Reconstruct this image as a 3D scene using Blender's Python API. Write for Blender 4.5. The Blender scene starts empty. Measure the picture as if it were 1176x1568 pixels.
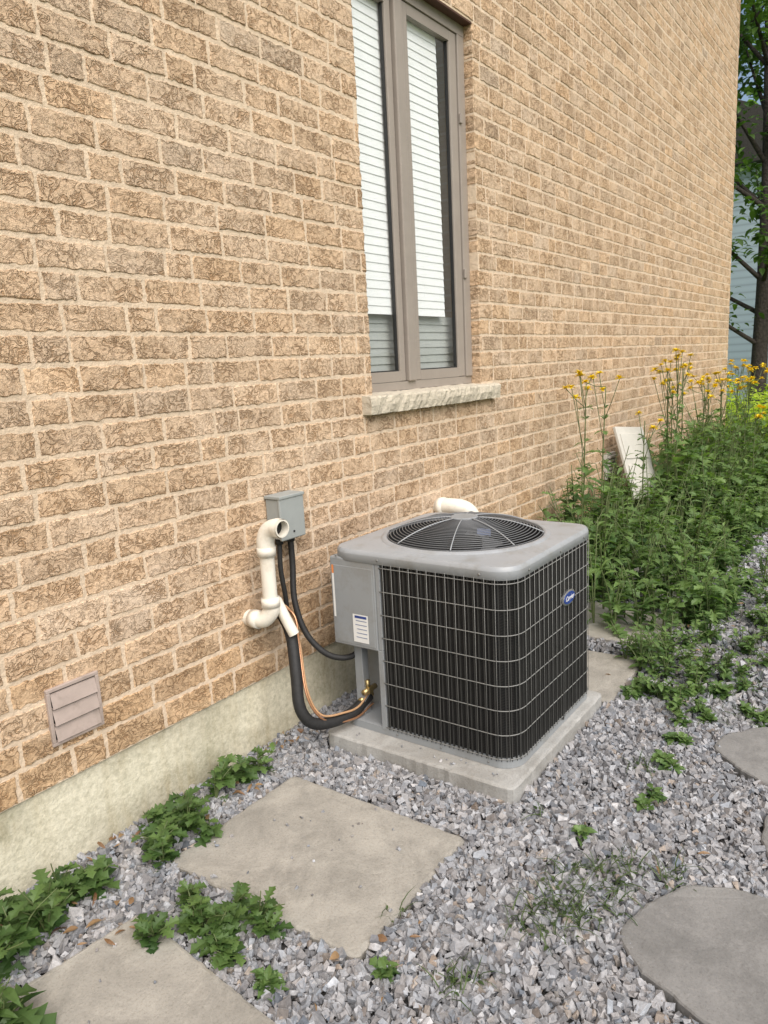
import bpy, math, random, bmesh
import numpy as np
from mathutils import Vector, Matrix
random.seed(7); rng=np.random.default_rng(7)
sc=bpy.context.scene
COL=bpy.context.collection

# ------------------------------------------------------------ materials
def newmat(name):
    m=bpy.data.materials.new(name); m.use_nodes=True
    nt=m.node_tree; b=nt.nodes['Principled BSDF']
    return m,nt,b
def N(nt,t): return nt.nodes.new(t)
def L(nt,a,b): nt.links.new(a,b)
def coords(nt,scale=(1,1,1)):
    tc=N(nt,'ShaderNodeTexCoord'); mp=N(nt,'ShaderNodeMapping'); mp.inputs['Scale'].default_value=scale
    L(nt,tc.outputs['Object'],mp.inputs['Vector']); return mp.outputs['Vector']
def noise(nt,vec,scale,detail=4,rough=.55,dist=0):
    n=N(nt,'ShaderNodeTexNoise'); n.inputs['Scale'].default_value=scale; n.inputs['Detail'].default_value=detail
    n.inputs['Roughness'].default_value=rough; n.inputs['Distortion'].default_value=dist
    L(nt,vec,n.inputs['Vector']); return n.outputs['Fac']
def ramp(nt,fac,stops):
    r=N(nt,'ShaderNodeValToRGB'); e=r.color_ramp.elements
    while len(e)>1: e.remove(e[-1])
    e[0].position=stops[0][0]; e[0].color=(*stops[0][1],1)
    for p,c in stops[1:]:
        x=e.new(p); x.color=(*c,1)
    L(nt,fac,r.inputs['Fac']); return r.outputs['Color']
def mix(nt,fac,a,b,blend='MIX'):
    m=N(nt,'ShaderNodeMix'); m.data_type='RGBA'; m.blend_type=blend
    for s,v in ((m.inputs[0],fac),(m.inputs[6],a),(m.inputs[7],b)):
        if isinstance(v,(int,float)): s.default_value=v
        elif isinstance(v,tuple): s.default_value=(*v,1)
        else: L(nt,v,s)
    return m.outputs[2]
def math_(nt,op,a,b=None):
    m=N(nt,'ShaderNodeMath'); m.operation=op
    for s,v in zip(m.inputs,(a,b)):
        if v is None: continue
        if isinstance(v,(int,float)): s.default_value=v
        else: L(nt,v,s)
    return m.outputs[0]
def bump(nt,b,h,strength=.5,dist=.01):
    n=N(nt,'ShaderNodeBump'); n.inputs['Strength'].default_value=strength; n.inputs['Distance'].default_value=dist
    L(nt,h,n.inputs['Height']); L(nt,n.outputs['Normal'],b.inputs['Normal'])
def simple(name,col,rough=.6,metal=0,var=.15,scale=12,bstr=0.1,bscale=120,bdist=.002,dirt=None):
    m,nt,b=newmat(name); v=coords(nt)
    n=noise(nt,v,scale,5,.6)
    c0=tuple(x*(1-var) for x in col); c1=tuple(min(1,x*(1+var)) for x in col)
    c=ramp(nt,n,[(.3,c0),(.7,c1)])
    if dirt:
        d=noise(nt,v,dirt[1],6,.7); f=ramp(nt,d,[(.5,(0,0,0)),(.72,(1,1,1))])
        c=mix(nt,f,c,dirt[0])
    L(nt,c,b.inputs['Base Color']); b.inputs['Roughness'].default_value=rough; b.inputs['Metallic'].default_value=metal
    if bstr: bump(nt,b,noise(nt,v,bscale,4),bstr,bdist)
    return m
def attrcol(nt,name='Col'):
    a=N(nt,'ShaderNodeAttribute'); a.attribute_name=name; return a
def brick_mat():
    m,nt,b=newmat('rough_brick'); v=coords(nt,(1,1,1.15))
    a=attrcol(nt)
    n1=noise(nt,v,25,3.5,.64,1.0)
    d=math_(nt,'ABSOLUTE',math_(nt,'SUBTRACT',n1,.5))
    crev=ramp(nt,d,[(0.0,(.04,.04,.04)),(.018,(.40,.40,.40)),(.055,(1,1,1))])
    mask=ramp(nt,noise(nt,v,8,3),[(.45,(0,0,0)),(.60,(1,1,1))])
    pit=ramp(nt,noise(nt,v,60,5,.7,.3),[(.35,(0,0,0)),(.48,(1,1,1))])
    h=math_(nt,'MINIMUM',math_(nt,'ADD',crev,math_(nt,'MULTIPLY',mask,.58)),1.0)
    hm=math_(nt,'MULTIPLY',h,math_(nt,'ADD',math_(nt,'MULTIPLY',pit,.4),.6))
    blot=noise(nt,v,4,5,.65)
    base=ramp(nt,blot,[(.3,(.545,.385,.245)),(.5,(.625,.455,.305)),(.72,(.68,.52,.37))])
    base=mix(nt,1.0,base,a.outputs['Color'],'MULTIPLY')
    dark=mix(nt,1.0,base,(.60,.505,.40),'MULTIPLY')
    c=mix(nt,hm,dark,base)
    gr=ramp(nt,noise(nt,v,190,3,.6),[(.35,(.84,.82,.80)),(.65,(1.08,1.08,1.08))])
    c=mix(nt,1.0,c,gr,'MULTIPLY')
    tc=N(nt,'ShaderNodeTexCoord'); sp=N(nt,'ShaderNodeSeparateXYZ'); L(nt,tc.outputs['Object'],sp.inputs[0])
    zf=math_(nt,'ADD',sp.outputs[2],math_(nt,'MULTIPLY',noise(nt,v,3,4),.6))
    st=ramp(nt,zf,[(.60,(1,1,1)),(1.0,(0,0,0))])
    c=mix(nt,math_(nt,'MULTIPLY',st,.6),c,mix(nt,1.0,c,(.80,.71,.53),'MULTIPLY'))
    L(nt,c,b.inputs['Base Color']); b.inputs['Roughness'].default_value=.92
    fine=noise(nt,v,230,3,.6); coarse=noise(nt,v,32,5,.65)
    hh=math_(nt,'ADD',math_(nt,'ADD',hm,math_(nt,'MULTIPLY',fine,.45)),math_(nt,'MULTIPLY',coarse,1.5))
    bump(nt,b,hh,1.0,.0042)
    return m
M={}
M['brick']=brick_mat()
M['mortar']=simple('mortar',(.63,.50,.365),.95,var=.14,scale=25,bstr=.9,bscale=90,bdist=.005)
def concrete(name,col,stain,var=.14,sc1=5):
    m,nt,b=newmat(name); v=coords(nt)
    c=ramp(nt,noise(nt,v,sc1,6,.65),[(.3,tuple(x*(1-var) for x in col)),(.7,tuple(x*(1+var) for x in col))])
    f=ramp(nt,noise(nt,v,3.6,7,.75,.5),[(.45,(0,0,0)),(.62,(1,1,1))]); f=math_(nt,'MULTIPLY',f,.8)
    c=mix(nt,f,c,stain)
    sc_=ramp(nt,noise(nt,v,9,7,.8,2.0),[(.55,(0,0,0)),(.66,(1,1,1))])
    c=mix(nt,math_(nt,'MULTIPLY',sc_,.35),c,tuple(x*1.35 for x in col))
    sp=ramp(nt,noise(nt,v,140,5,.7),[(.30,(.70,.69,.67)),(.48,(1,1,1)),(.60,(1,1,1)),(.75,(1.22,1.22,1.22))])
    c=mix(nt,.9,c,sp,'MULTIPLY')
    L(nt,c,b.inputs['Base Color']); b.inputs['Roughness'].default_value=.92
    bump(nt,b,math_(nt,'ADD',noise(nt,v,120,6,.7),math_(nt,'MULTIPLY',noise(nt,v,14,4),1.5)),.5,.004)
    return m
M['slab']=concrete('slab_concrete',(.34,.32,.28),(.225,.212,.185))
M['pad']=concrete('pad_concrete',(.38,.375,.355),(.26,.248,.225))
M['stone']=concrete('stepping_stone',(.225,.22,.21),(.15,.147,.14))
def foundation_mat():
    m,nt,b=newmat('foundation_concrete'); v=coords(nt)
    c=ramp(nt,noise(nt,v,4,6,.6),[(.3,(.42,.39,.29)),(.7,(.58,.54,.42))])
    vs=coords(nt,(6,6,.8))
    f=ramp(nt,noise(nt,vs,3,5,.7),[(.45,(0,0,0)),(.66,(1,1,1))])
    c=mix(nt,math_(nt,'MULTIPLY',f,.6),c,(.33,.275,.155))
    g2=ramp(nt,noise(nt,v,5,5,.7,.6),[(.54,(0,0,0)),(.68,(1,1,1))]); c=mix(nt,math_(nt,'MULTIPLY',g2,.4),c,(.27,.265,.17))
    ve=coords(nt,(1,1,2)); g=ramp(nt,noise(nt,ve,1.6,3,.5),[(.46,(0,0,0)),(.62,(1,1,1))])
    c=mix(nt,math_(nt,'MULTIPLY',g,.6),c,(.76,.72,.57))  # pale yellowish blotches: patches of sunlight painted into the concrete colour
    sp=ramp(nt,noise(nt,v,60,5,.7),[(.35,(.78,.78,.75)),(.6,(1.08,1.08,1.08))]); c=mix(nt,1.0,c,sp,'MULTIPLY')
    L(nt,c,b.inputs['Base Color']); b.inputs['Roughness'].default_value=.93
    bump(nt,b,math_(nt,'ADD',noise(nt,v,90,5,.65),noise(nt,v,10,3)),.6,.005); return m
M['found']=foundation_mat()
M['sill']=simple('limestone_sill',(.50,.445,.35),.9,var=.18,scale=22,bstr=1,bscale=40,bdist=.012)
M['frame']=simple('window_frame_vinyl',(.30,.26,.225),.45,var=.05,bstr=0)
M['gasket']=simple('gasket',(.02,.02,.02),.6,bstr=0)
M['lintel']=simple('lintel_steel',(.09,.04,.025),.6,bstr=0.1)
M['ventp']=simple('vent_plastic',(.40,.325,.285),.55,var=.08,bstr=.05,dirt=((.29,.235,.2),14))
M['fence']=simple('fence_wood',(.30,.26,.21),.85,var=.2,bstr=.3)
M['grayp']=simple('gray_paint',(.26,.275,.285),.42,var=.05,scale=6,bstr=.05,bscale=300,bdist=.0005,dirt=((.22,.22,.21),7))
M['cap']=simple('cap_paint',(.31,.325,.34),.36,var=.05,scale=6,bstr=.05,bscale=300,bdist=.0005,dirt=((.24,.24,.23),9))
M['box']=simple('junction_plastic',(.30,.32,.31),.5,var=.06,bstr=.05)
M['pvc']=simple('white_pvc',(.74,.70,.61),.35,var=.05,bstr=0,dirt=((.58,.52,.42),10))
M['black']=simple('black_foam',(.016,.016,.016),.65,var=.3,scale=60,bstr=.4,bscale=80)
M['inner']=simple('dark_inside',(.010,.010,.010),.8,bstr=0)
M['inner2']=simple('fan_well',(.03,.031,.032),.6,bstr=0)
M['wireb']=simple('grille_wire',(.036,.036,.034),.5,var=.2,bstr=0)
M['wireh']=simple('grille_wire_light',(.20,.20,.19),.45,var=.1,bstr=0)
M['ringw']=simple('guard_wire',(.13,.135,.14),.4,var=.1,bstr=0)
M['fan']=simple('fan_metal',(.12,.125,.13),.45,bstr=0)
M['copper']=simple('copper',(.6,.32,.18),.4,metal=.8,bstr=0)
M['brass']=simple('brass',(.5,.38,.18),.4,metal=.9,bstr=0)
M['orange']=simple('thermostat_wire',(.42,.25,.13),.6,bstr=0)
M['white']=simple('white_label',(.72,.72,.70),.5,var=.03,bstr=0)
M['blue']=simple('blue_enamel',(.02,.05,.22),.3,bstr=0)
M['labelb']=simple('label_ink',(.16,.2,.32),.5,bstr=0)
M['lorange']=simple('label_orange',(.7,.25,.08),.5,bstr=0)
M['chrome']=simple('badge_rim',(.6,.6,.62),.25,metal=.9,bstr=0)
M['panel']=simple('pale_panel',(.52,.50,.45),.6,var=.06,bstr=.05)
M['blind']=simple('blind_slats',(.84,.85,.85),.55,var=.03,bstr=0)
M['blind_shaded']=simple('blind_slats_shaded',(.40,.42,.40),.6,var=.05,bstr=0)  # darker copy of the blind material, shade painted into the lower slats
M['room']=simple('room_dark',(.16,.17,.18),.9,bstr=0)
def coil():
    m,nt,b=newmat('coil_fins'); v=coords(nt)
    w=N(nt,'ShaderNodeTexWave'); w.bands_direction='DIAGONAL'; w.inputs['Scale'].default_value=60; L(nt,v,w.inputs['Vector'])
    c=ramp(nt,w.outputs['Fac'],[(.2,(.006,.006,.006)),(.8,(.02,.019,.018))])
    L(nt,c,b.inputs['Base Color']); b.inputs['Roughness'].default_value=.6; return m
M['coil']=coil()
def glass():
    m,nt,b=newmat('window_glass'); nt.nodes.remove(b)
    o=[n for n in nt.nodes if n.type=='OUTPUT_MATERIAL'][0]
    t=N(nt,'ShaderNodeBsdfTransparent'); t.inputs[0].default_value=(.97,.985,.985,1)
    g=N(nt,'ShaderNodeBsdfGlossy'); g.inputs['Roughness'].default_value=.0; g.inputs['Color'].default_value=(.95,.96,.96,1)
    lw=N(nt,'ShaderNodeLayerWeight'); lw.inputs['Blend'].default_value=.3
    fac=math_(nt,'ADD',math_(nt,'MULTIPLY',math_(nt,'POWER',lw.outputs['Facing'],2.0),.45),.06)
    ms=N(nt,'ShaderNodeMixShader'); L(nt,fac,ms.inputs[0]); L(nt,t.outputs[0],ms.inputs[1]); L(nt,g.outputs[0],ms.inputs[2]); L(nt,ms.outputs[0],o.inputs[0])
    bp=N(nt,'ShaderNodeBump'); bp.inputs['Strength'].default_value=.04; bp.inputs['Distance'].default_value=.01
    L(nt,noise(nt,coords(nt),4,1),bp.inputs['Height']); L(nt,bp.outputs[0],g.inputs['Normal'])
    return m
M['glass']=glass()
def leafmat(name,c0,c1,tr=.35):
    m,nt,b=newmat(name); a=attrcol(nt)
    v=coords(nt); n=noise(nt,v,40,3)
    c=mix(nt,a.outputs['Fac'],c0,c1); c=mix(nt,math_(nt,'MULTIPLY',n,.35),c,tuple(x*.5 for x in c0))
    L(nt,c,b.inputs['Base Color']); b.inputs['Roughness'].default_value=.5
    o=[n for n in nt.nodes if n.type=='OUTPUT_MATERIAL'][0]
    t=N(nt,'ShaderNodeBsdfTranslucent'); L(nt,mix(nt,1.0,c,(1.3,1.5,.6),'MULTIPLY'),t.inputs[0])
    ms=N(nt,'ShaderNodeMixShader'); ms.inputs[0].default_value=tr
    L(nt,b.outputs[0],ms.inputs[1]); L(nt,t.outputs[0],ms.inputs[2]); L(nt,ms.outputs[0],o.inputs[0]); return m
M['leaf']=leafmat('weed_leaf',(.055,.12,.035),(.21,.32,.095))
M['leafd']=leafmat('low_weed_leaf',(.035,.085,.022),(.15,.24,.065))
M['leaf_sunlit']=leafmat('painted_sunlit_leaf',(.22,.33,.04),(.60,.72,.10),.45)  # brighter yellow-green leaf for the far meadow, sunlight put into its colour
M['tree_leaf']=leafmat('tree_leaf',(.04,.095,.025),(.16,.28,.055))
M['grass']=leafmat('grass_blade',(.045,.08,.025),(.12,.17,.06))
M['petal']=leafmat('yellow_petal',(.82,.55,.01),(.92,.74,.03),.2)
M['stem']=simple('stem',(.10,.13,.045),.6,bstr=0)
M['dry']=leafmat('dry_leaf',(.17,.085,.04),(.36,.23,.12),.2)
M['bark']=simple('bark',(.055,.045,.038),.95,var=.4,scale=20,bstr=1,bscale=25,bdist=.03)
def gravelmat():
    m,nt,b=newmat('gravel_stone'); a=attrcol(nt); v=coords(nt)
    c=mix(nt,1.0,a.outputs['Color'],ramp(nt,noise(nt,v,110,4,.6),[(.3,(.75,.75,.75)),(.7,(1.2,1.2,1.2))]),'MULTIPLY')
    L(nt,c,b.inputs['Base Color']); b.inputs['Roughness'].default_value=.85
    bump(nt,b,noise(nt,v,200,4),.6,.003); return m
M['gravel']=gravelmat()
def groundmat():
    m,nt,b=newmat('soil'); v=coords(nt)
    c=ramp(nt,noise(nt,v,30,6,.7),[(.3,(.045,.042,.04)),(.7,(.13,.125,.12))])
    L(nt,c,b.inputs['Base Color']); b.inputs['Roughness'].default_value=.95
    bump(nt,b,noise(nt,v,60,6,.7),1,.02); return m
M['soil']=groundmat()
def lawn():
    m,nt,b=newmat('lawn'); v=coords(nt)
    c=ramp(nt,noise(nt,v,14,6,.75),[(.3,(.09,.16,.03)),(.7,(.26,.34,.06))])
    L(nt,c,b.inputs['Base Color']); b.inputs['Roughness'].default_value=.9
    bump(nt,b,noise(nt,v,70,6,.7),1,.05); return m
M['lawn']=lawn()
def flatbrick(name,c1,c2,mo):
    m,nt,b=newmat(name); tc=N(nt,'ShaderNodeTexCoord')
    sep=N(nt,'ShaderNodeSeparateXYZ'); L(nt,tc.outputs['Object'],sep.inputs[0])
    cb=N(nt,'ShaderNodeCombineXYZ'); L(nt,math_(nt,'ADD',sep.outputs[0],sep.outputs[1]),cb.inputs[0]); L(nt,sep.outputs[2],cb.inputs[1])
    bt=N(nt,'ShaderNodeTexBrick'); L(nt,cb.outputs[0],bt.inputs['Vector']); bt.inputs['Scale'].default_value=1
    bt.inputs['Brick Width'].default_value=.26; bt.inputs['Row Height'].default_value=.09; bt.inputs['Mortar Size'].default_value=.007
    bt.inputs['Color1'].default_value=(*c1,1); bt.inputs['Color2'].default_value=(*c2,1); bt.inputs['Mortar'].default_value=(*mo,1)
    L(nt,bt.outputs['Color'],b.inputs['Base Color']); b.inputs['Roughness'].default_value=.9
    bump(nt,b,bt.outputs['Fac'],-.6,.01); return m
M['brickflat']=flatbrick('side_brick',(.57,.41,.27),(.50,.36,.23),(.58,.46,.34))
M['whitebrick']=flatbrick('white_brick',(.80,.78,.75),(.70,.69,.67),(.48,.47,.45))
M['roof']=simple('roof_shingle',(.06,.055,.05),.9,var=.3,scale=30,bstr=.5,bscale=40)
def siding():
    m,nt,b=newmat('pale_siding'); v=coords(nt)
    w=N(nt,'ShaderNodeTexWave'); w.bands_direction='Z'; w.inputs['Scale'].default_value=1.6; L(nt,v,w.inputs['Vector'])
    c=ramp(nt,w.outputs['Fac'],[(.0,(.45,.55,.62)),(.2,(.55,.67,.75)),(1,(.60,.72,.80))])
    L(nt,c,b.inputs['Base Color']); b.inputs['Roughness'].default_value=.6; return m
M['siding']=siding()

# ------------------------------------------------------------ mesh builder
class MB:
    def __init__(s): s.v=[]; s.f=[]; s.mi=[]; s.mats=[]; s.sm=[]
    def m(s,key):
        if key not in s.mats: s.mats.append(key)
        return s.mats.index(key)
    def add(s,vs,fs,key,smooth=False):
        o=len(s.v); s.v+= [tuple(map(float,x)) for x in vs]; k=s.m(key)
        for f in fs: s.f.append([o+i for i in f]); s.mi.append(k); s.sm.append(smooth)
    def box(s,x0,x1,y0,y1,z0,z1,key,bev=0.0,mat4=None):
        if bev<=0:
            vs=[(x,y,z) for x in (x0,x1) for y in (y0,y1) for z in (z0,z1)]
            fs=[(0,1,3,2),(4,6,7,5),(0,4,5,1),(2,3,7,6),(0,2,6,4),(1,5,7,3)]
        else:
            bm=bmesh.new(); bmesh.ops.create_cube(bm,size=1)
            for v in bm.verts: v.co=Vector(((x0+x1)/2+v.co.x*(x1-x0),(y0+y1)/2+v.co.y*(y1-y0),(z0+z1)/2+v.co.z*(z1-z0)))
            bmesh.ops.bevel(bm,geom=bm.edges[:],offset=bev,segments=2,affect='EDGES',profile=.5)
            bm.verts.ensure_lookup_table(); bm.verts.index_update()
            vs=[v.co[:] for v in bm.verts]; fs=[[v.index for v in f.verts] for f in bm.faces]; bm.free()
        if mat4 is not None: vs=[(mat4@Vector(v))[:] for v in vs]
        s.add(vs,fs,key)
    def prism(s,poly,z0,z1,key,top=True,bot=True):
        n=len(poly); vs=[(x,y,z0) for x,y in poly]+[(x,y,z1) for x,y in poly]
        fs=[(i,(i+1)%n,n+(i+1)%n,n+i) for i in range(n)]
        if top: fs.append(list(range(n,2*n)))
        if bot: fs.append(list(range(n-1,-1,-1)))
        s.add(vs,fs,key)
    def loft(s,rings,key,smooth=False,cap0=False,cap1=False):
        n=len(rings[0]); vs=[p for r in rings for p in r]; fs=[]
        for k in range(len(rings)-1):
            for i in range(n): fs.append((k*n+i,k*n+(i+1)%n,(k+1)*n+(i+1)%n,(k+1)*n+i))
        if cap0: fs.append(list(range(n-1,-1,-1)))
        if cap1: fs.append([ (len(rings)-1)*n+i for i in range(n)])
        s.add(vs,fs,key,smooth)
    def tube(s,path,r,key,seg=12,closed=False,caps=True,smooth=True):
        P=[Vector(p) for p in path]; n=len(P); rr=r if isinstance(r,(list,tuple)) else [r]*n
        T=[]
        for i in range(n):
            if closed: t=P[(i+1)%n]-P[i-1]
            else: t=P[min(i+1,n-1)]-P[max(i-1,0)]
            T.append(t.normalized())
        up=Vector((0,0,1)) if abs(T[0].z)<.9 else Vector((1,0,0))
        u=T[0].cross(up).normalized(); rings=[]
        for i in range(n):
            u=(u-T[i]*u.dot(T[i])).normalized(); w=T[i].cross(u)
            rings.append([(P[i]+(u*math.cos(2*math.pi*k/seg)+w*math.sin(2*math.pi*k/seg))*rr[i])[:] for k in range(seg)])
        if closed: rings.append(rings[0])
        s.loft(rings,key,smooth=smooth,cap0=caps and not closed,cap1=caps and not closed)
    def obj(s,name,parent=None):
        me=bpy.data.meshes.new(name); me.from_pydata(s.v,[],s.f); 
        for k in s.mats: me.materials.append(M[k])
        me.polygons.foreach_set('material_index',s.mi); me.polygons.foreach_set('use_smooth',s.sm); me.update()
        o=bpy.data.objects.new(name,me); COL.objects.link(o)
        if parent: o.parent=parent
        return o
def empty(name):
    e=bpy.data.objects.new(name,None); COL.objects.link(e); return e
def spline(pts,n=12):
    P=[Vector(p) for p in pts]; P=[P[0]*2-P[1]]+P+[P[-1]*2-P[-2]]; out=[]
    for i in range(1,len(P)-2):
        for k in range(n):
            t=k/n; a,b,c,d=P[i-1],P[i],P[i+1],P[i+2]
            out.append(.5*((2*b)+(c-a)*t+(2*a-5*b+4*c-d)*t*t+(3*b-a-3*c+d)*t**3))
    out.append(P[-2]); return out
def npmesh(name,V,F,mat,cols=None,parent=None):
    me=bpy.data.meshes.new(name); nv=len(V); nf,k=F.shape
    me.vertices.add(nv); me.vertices.foreach_set('co',V.astype(np.float32).ravel())
    me.loops.add(nf*k); me.loops.foreach_set('vertex_index',F.astype(np.int32).ravel())
    me.polygons.add(nf); me.polygons.foreach_set('loop_start',np.arange(0,nf*k,k,dtype=np.int32))
    me.update(calc_edges=True)
    if cols is not None:
        a=me.color_attributes.new('Col','FLOAT_COLOR','POINT'); c=np.ones((nv,4),np.float32); c[:,:3]=cols; a.data.foreach_set('color',c.ravel())
    me.polygons.foreach_set('use_smooth',np.zeros(nf,bool))
    me.materials.append(mat); me.validate(); o=bpy.data.objects.new(name,me); COL.objects.link(o)
    if parent: o.parent=parent
    return o

# ------------------------------------------------------------ camera
th,ph,ro,f,D,H=0.6292,0.1931,-0.0520,1145.66,2.0906,1.4965
F=Vector((math.cos(th)*math.cos(ph),math.sin(th)*math.cos(ph),-math.sin(ph)))
R=Vector((math.sin(th),-math.cos(th),0)); U=R.cross(F)
R2=R*math.cos(ro)+U*math.sin(ro); U2=-R*math.sin(ro)+U*math.cos(ro)
cd=bpy.data.cameras.new('camera'); cam=bpy.data.objects.new('camera',cd); COL.objects.link(cam)
cam.matrix_world=Matrix((( R2.x,U2.x,-F.x,0),(R2.y,U2.y,-F.y,-D),(R2.z,U2.z,-F.z,H),(0,0,0,1)))
cd.sensor_fit='VERTICAL'; cd.sensor_height=24; cd.lens=f/1568*24; cd.clip_end=600; cd.clip_start=.02
sc.camera=cam

# ------------------------------------------------------------ brick house
house=empty('brick_house')
XE=10.49; X0=-2.0; ZF=.285; CH=.0898; WL,WR=2.827,3.881; ZS=ZF+12*CH; ZH=ZF+33*CH; NR=68; ZT=ZF+NR*CH
SX0,SX1=2.745,4.03
BL=.235; J=.0110
V=[];Fq=[];C=[];off=0
for r in range(NR):
    z0=ZF+r*CH+J; z1=ZF+(r+1)*CH
    if r==0: z0=ZF+.001
    x=X0-(BL/2 if r%2 else 0)-random.random()*.03
    holes=[]
    if 12<=r<33: holes=[(WL,WR)]
    if r==11: holes=[(SX0,SX1)]
    while x<XE:
        bl=BL*random.choice([1,1,1,1,.9,.97,.75,.5]) + random.uniform(-.006,.006)
        xa,xb=x,x+bl-J*.9; x+=bl
        xb=min(xb,XE); xa=max(xa,X0)
        segs=[(xa,xb)]
        for h0,h1 in holes:
            ns=[]
            for a,b in segs:
                if b<=h0 or a>=h1: ns.append((a,b))
                else:
                    if a<h0: ns.append((a,h0))
                    if b>h1: ns.append((h1,b))
            segs=ns
        for a,b in segs:
            if b-a<.02: continue
            near=a<6
            np_h=20 if near else 4; np_v=8 if near else 2
            def edge(n,p,q): return [(p[0]+(q[0]-p[0])*i/n,p[1]+(q[1]-p[1])*i/n) for i in range(n)]
            dz=random.uniform(-.0015,.0015)
            o=edge(np_h,(a,z0+dz),(b,z0-dz))+edge(np_v,(b,z0-dz),(b,z1))+edge(np_h,(b,z1),(a,z1))+edge(np_v,(a,z1),(a,z0+dz))
            o=np.array(o); n=len(o); cx,cz=(a+b)/2,(z0+z1)/2
            jj=rng.uniform(-1,1,(n,2)); jit=(jj+np.roll(jj,1,0))*.0020; ins=.002+rng.uniform(0,.005,(n,1))
            o2=o+jit; sg=np.sign(np.c_[cx-o[:,0],cz-o[:,1]]); 
            ex=np.minimum(np.abs(o[:,0]-a),np.abs(o[:,0]-b))<1e-6; ez=np.minimum(np.abs(o[:,1]-z0),np.abs(o[:,1]-z1))<.003
            o3=o2+sg*ins*np.c_[ex,ez]
            yf=-.0036+rng.uniform(-.002,.0013)
            ring0=np.c_[o2[:,0],np.full(n,.10),o2[:,1]]; ring1=np.c_[o2[:,0],np.full(n,.0005),o2[:,1]]; ring2=np.c_[o3[:,0],yf+rng.uniform(-.001,.001,n),o3[:,1]]
            V.append(np.r_[ring0,ring1,ring2]); 
            for k in range(2):
                for i in range(n): Fq.append((off+k*n+i,off+k*n+(i+1)%n,off+(k+1)*n+(i+1)%n,off+(k+1)*n+i))
            Fq.append(tuple(off+2*n+i for i in range(n))); off+=3*n
            t=rng.normal(0,.045); hu=rng.normal(0,.018)
            if rng.random()<.08: t-=.09
            if rng.random()<.1: t+=.06
            cc=np.array([1+t+hu,1+t,1+t-hu*1.5]); C.append(np.tile(np.clip(cc,.6,1.2),(3*n,1)))
V=np.concatenate(V);C=np.concatenate(C)
me=bpy.data.meshes.new('front_bricks'); me.from_pydata(V.tolist(),[],Fq); me.materials.append(M['brick'])
a=me.color_attributes.new('Col','FLOAT_COLOR','POINT'); cc=np.ones((len(V),4),np.float32); cc[:,:3]=C; a.data.foreach_set('color',cc.ravel()); me.update()
o=bpy.data.objects.new('front_bricks',me); COL.objects.link(o); o.parent=house
b=MB(); e=.0025
b.box(X0,WL-e,-.0012,.095,ZF,ZT,'mortar'); b.box(WR+e,XE-.003,-.0012,.095,ZF,ZT,'mortar')
b.box(WL-e,WR+e,-.0012,.095,ZF,ZF+11*CH,'mortar'); b.box(WL-e,WR+e,-.0012,.095,ZH+e,ZT,'mortar')
b.obj('mortar',house)
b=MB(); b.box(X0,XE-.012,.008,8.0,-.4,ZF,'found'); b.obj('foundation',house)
b=MB(); b.box(X0,WL-.15,.10,8,ZF+.001,ZT,'brickflat'); b.box(WR+.15,XE,.10,8,ZF+.001,ZT,'brickflat')
b.box(WL-.15,WR+.15,.6,8,ZF+.001,ZT,'brickflat'); b.box(WL-.15,WR+.15,.10,.6,ZF+.001,ZS-.05,'brickflat'); b.box(WL-.15,WR+.15,.10,.6,ZH+.05,ZT,'brickflat')
b.obj('walls',house)
b=MB(); ov=.35
b.add([(X0-ov,-ov,ZT),(XE+ov,-ov,ZT),(XE+ov,8+ov,ZT),(X0-ov,8+ov,ZT),(X0-ov,-ov,ZT+.18),(XE+ov,-ov,ZT+.18),(XE+ov,8+ov,ZT+.18),(X0-ov,8+ov,ZT+.18),(X0+3,4,ZT+2.6),(XE-3,4,ZT+2.6)],
 [(3,2,1,0),(0,1,5,4),(1,2,6,5),(2,3,7,6),(3,0,4,7),(4,5,9,8),(6,7,8,9),(5,6,9),(7,4,8)],'roof'); b.obj('roof',house)
b=MB()
for xa,xb in ((SX0,3.452),(3.458,SX1)):
    nx=26
    prof=[(.06,ZF+11*CH+.004),(-.048,ZF+11*CH+.006),(-.055,ZF+11.5*CH),(-.052,ZS-.012),(-.044,ZS-.002),(.06,ZS+.008)]
    rings=[]
    for i in range(nx+1):
        xx=xa+(xb-xa)*i/nx
        rings.append([(xx,y+(random.uniform(-.005,.005) if y<0 else 0),z+random.uniform(-.002,.002)) for y,z in prof])
    b.loft(rings,'sill',cap0=True,cap1=True)
b.obj('window_sill',house)
b=MB(); YF=.048
b.box(WL,WR,YF+.01,.11,ZS+.009,ZS+.05,'frame'); b.box(WL,WR,YF,.11,ZH-.06,ZH,'frame')
b.box(WL,WL+.05,YF,.11,ZS+.05,ZH-.06,'frame'); b.box(WR-.07,WR,YF,.11,ZS+.05,ZH-.06,'frame',.004)
b.box(3.215,3.285,YF-.006,.11,ZS+.05,ZH-.06,'frame',.006)
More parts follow.
